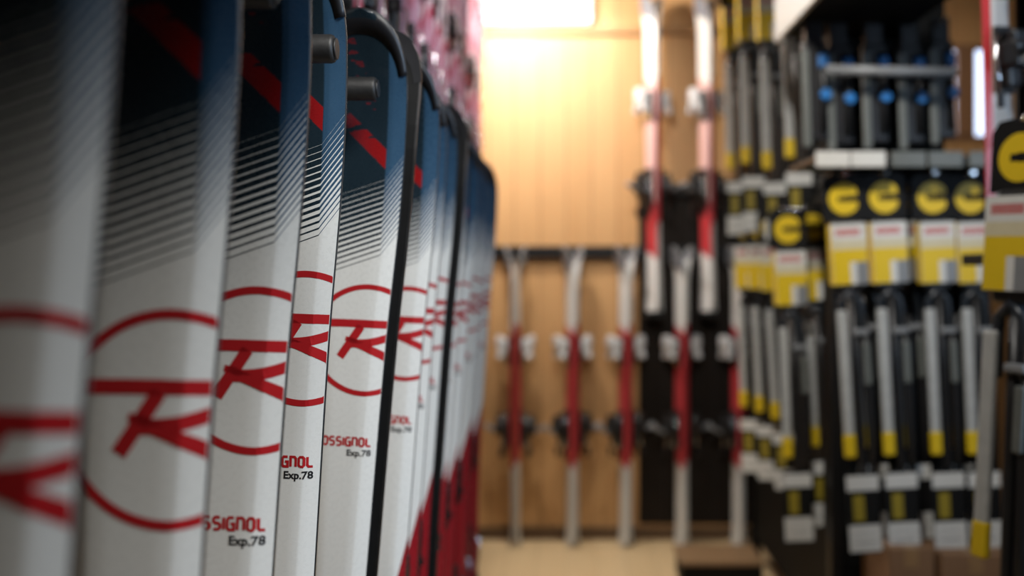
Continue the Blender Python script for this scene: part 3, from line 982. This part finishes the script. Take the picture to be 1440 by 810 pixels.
struct(mb, 'wall_back', [M['pine']])
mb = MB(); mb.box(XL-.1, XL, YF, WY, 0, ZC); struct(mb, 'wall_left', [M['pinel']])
mb = MB(); mb.box(XR, XR+.1, YF, WY, 0, ZC); struct(mb, 'wall_right', [M['darkwall']])
mb = MB(); mb.box(XL-.1, XR+.1, YF-.1, YF, 0, ZC); struct(mb, 'wall_front', [M['darkwall']])
mb = MB(); mb.box(XL, 1.9, WY-.035, WY, 2.925, 2.965, 0, .004); struct(mb, 'trim_1', [plain('pine_ledge', (0.40, 0.22, 0.09), 0.5)])
mb = MB(); mb.box(XL, XR, WY-.02, WY, 0, .07, 0, .003); struct(mb, 'baseboard_back', [plain('dark_baseboard', (0.10, 0.055, 0.025), 0.5)])
# window
win = link(bpy.data.objects.new('window_1', None)); win.location = (wx0, WY, wz0); win['kind'] = 'structure'
mb = MB()
mb.box(.0, .24, -.01, .06, -.03, 0); mb.box(.0, .24, -.01, .06, .5, .53); mb.box(-.03, 0, -.01, .06, -.03, .53); mb.box(.24, .27, -.01, .06, -.03, .53)
mb.box(.065, .170, -.02, .05, 0, .5, 0, .004)
mb.box(0, .066, -.01, .05, .24, .28)
mb.build('window_frame', [plain('brown_window_frame', (0.26, 0.13, 0.06), 0.5)], win)
m, nt, b = new_mat('daylight_pane'); setin(b, col=(0.6, 0.7, 0.9), rough=0.1, emit=(0.62, 0.74, 1.0), emits=2.0)
mb = MB(); mb.box(0, .24, .02, .026, 0, .5); mb.build('pane', [m], win)

# wall strip light above the ledge
sl = empty('strip_light', (-.15, WY, 3.05), label='white strip lamp glowing above the ledge at the top of the pine wall', cat='lamp')
mb = MB(); mb.box(-.46, .30, -.05, 0, .10, .14, 0, .004); mb.build('lamp_housing', [M['cardw']], sl)
m, nt, b = new_mat('lamp_diffuser'); setin(b, col=(0.9, 0.9, 0.88), rough=0.4, emit=(1.0, 0.95, 0.86), emits=0.9)
mb = MB(); mb.box(-.46, .30, -.07, -.005, -.07, .10, 0, .02, 3); mb.build('lamp_diffuser', [m], sl)

# ------------------------------------------------------------------ light
def area(name, loc, target, size, power, col, size_y=None, spread=180):
    l = bpy.data.lights.new(name, 'AREA'); l.energy = power; l.color = col; l.size = size; l.spread = R(spread)
    if size_y: l.shape = 'RECTANGLE'; l.size_y = size_y
    o = link(bpy.data.objects.new(name, l)); o.location = loc
    o.rotation_euler = (Vector(target)-Vector(loc)).to_track_quat('-Z', 'Y').to_euler()
    return o
def spot(name, loc, target, power, col, angle, blend=1.0, rad=.12):
    l = bpy.data.lights.new(name, 'SPOT'); l.energy = power; l.color = col; l.spot_size = R(angle); l.spot_blend = blend; l.shadow_soft_size = rad
    o = link(bpy.data.objects.new(name, l)); o.location = loc
    o.rotation_euler = (Vector(target)-Vector(loc)).to_track_quat('-Z', 'Y').to_euler()
    return o
spot('ceiling_lamp_front', (.85, .25, 3.2), (-.30, 1.45, 1.45), 370, (1.0, .97, .92), 66, 1.0, .42)
spot('ceiling_spot_wall', (-.05, 3.5, 3.2), (-.16, 5.78, 2.30), 165, (1.0, .94, .87), 62)
pt = bpy.data.lights.new('ceiling_lamp_left', 'POINT'); pt.energy = 100; pt.color = (1.0, .95, .88); pt.shadow_soft_size = .10
link(bpy.data.objects.new('ceiling_lamp_left', pt)).location = (-.36, 4.95, 3.12)
area('strip_light_glow', (-.10, 5.60, 3.02), (-.10, 5.78, 2.2), .75, 2.0, (.72, .88, 1.0), .08)
spot('ceiling_spot_floor', (.05, 4.55, 3.2), (.0, 4.85, 0), 190, (1.0, .92, .80), 50)
area('window_daylight', (2.6, .9, 2.0), (-.3, 1.9, 1.75), 1.0, 24, (.58, .76, 1.0), .8, 110)
spot('ceiling_spot_display', (.15, 1.5, 3.2), (1.0, 3.5, 1.85), 230, (1.0, .96, .90), 56)
spot('added_fill_ledge', (.55, 2.4, 3.2), (-.45, 3.3, 2.35), 70, (1.0, .93, .95), 60)  # added lamp without a known fixture, brightens the upper ledge skis
spot('added_fill_corner', (2.1, 4.5, 3.2), (2.25, 5.78, 2.3), 15, (1.0, .88, .75), 70)  # invented fill that lifts the wall around the window
spot('added_fill_aisle', (-.05, 1.55, 3.15), (.98, 2.15, 1.55), 70, (1.0, .96, .90), 40)  # extra light put in to brighten the nearest yellow pack
W = bpy.data.worlds.new('world'); S.world = W; W.use_nodes = True
bg = W.node_tree.nodes['Background']; bg.inputs[0].default_value = (.55, .65, .8, 1); bg.inputs[1].default_value = 0.15

# ------------------------------------------------------------------ camera
cam = bpy.data.cameras.new('camera')
co = link(bpy.data.objects.new('camera', cam))
co.location = (0, 0, CZ); co.rotation_euler = (R(90), 0, 0)
cam.sensor_width = 36; cam.lens = 35.0
cam.shift_x = -(796-720)/1440; cam.shift_y = -(405-380)/1440
cam.clip_start = .02
cam.dof.use_dof = True; cam.dof.focus_distance = 1.20; cam.dof.aperture_fstop = 2.0; cam.dof.aperture_blades = 0
S.camera = co
S.view_settings.view_transform = 'Standard'; S.view_settings.look = 'None'
S.view_settings.exposure = 0.0; S.view_settings.gamma = 1.0; S.view_settings.use_curve_mapping = False
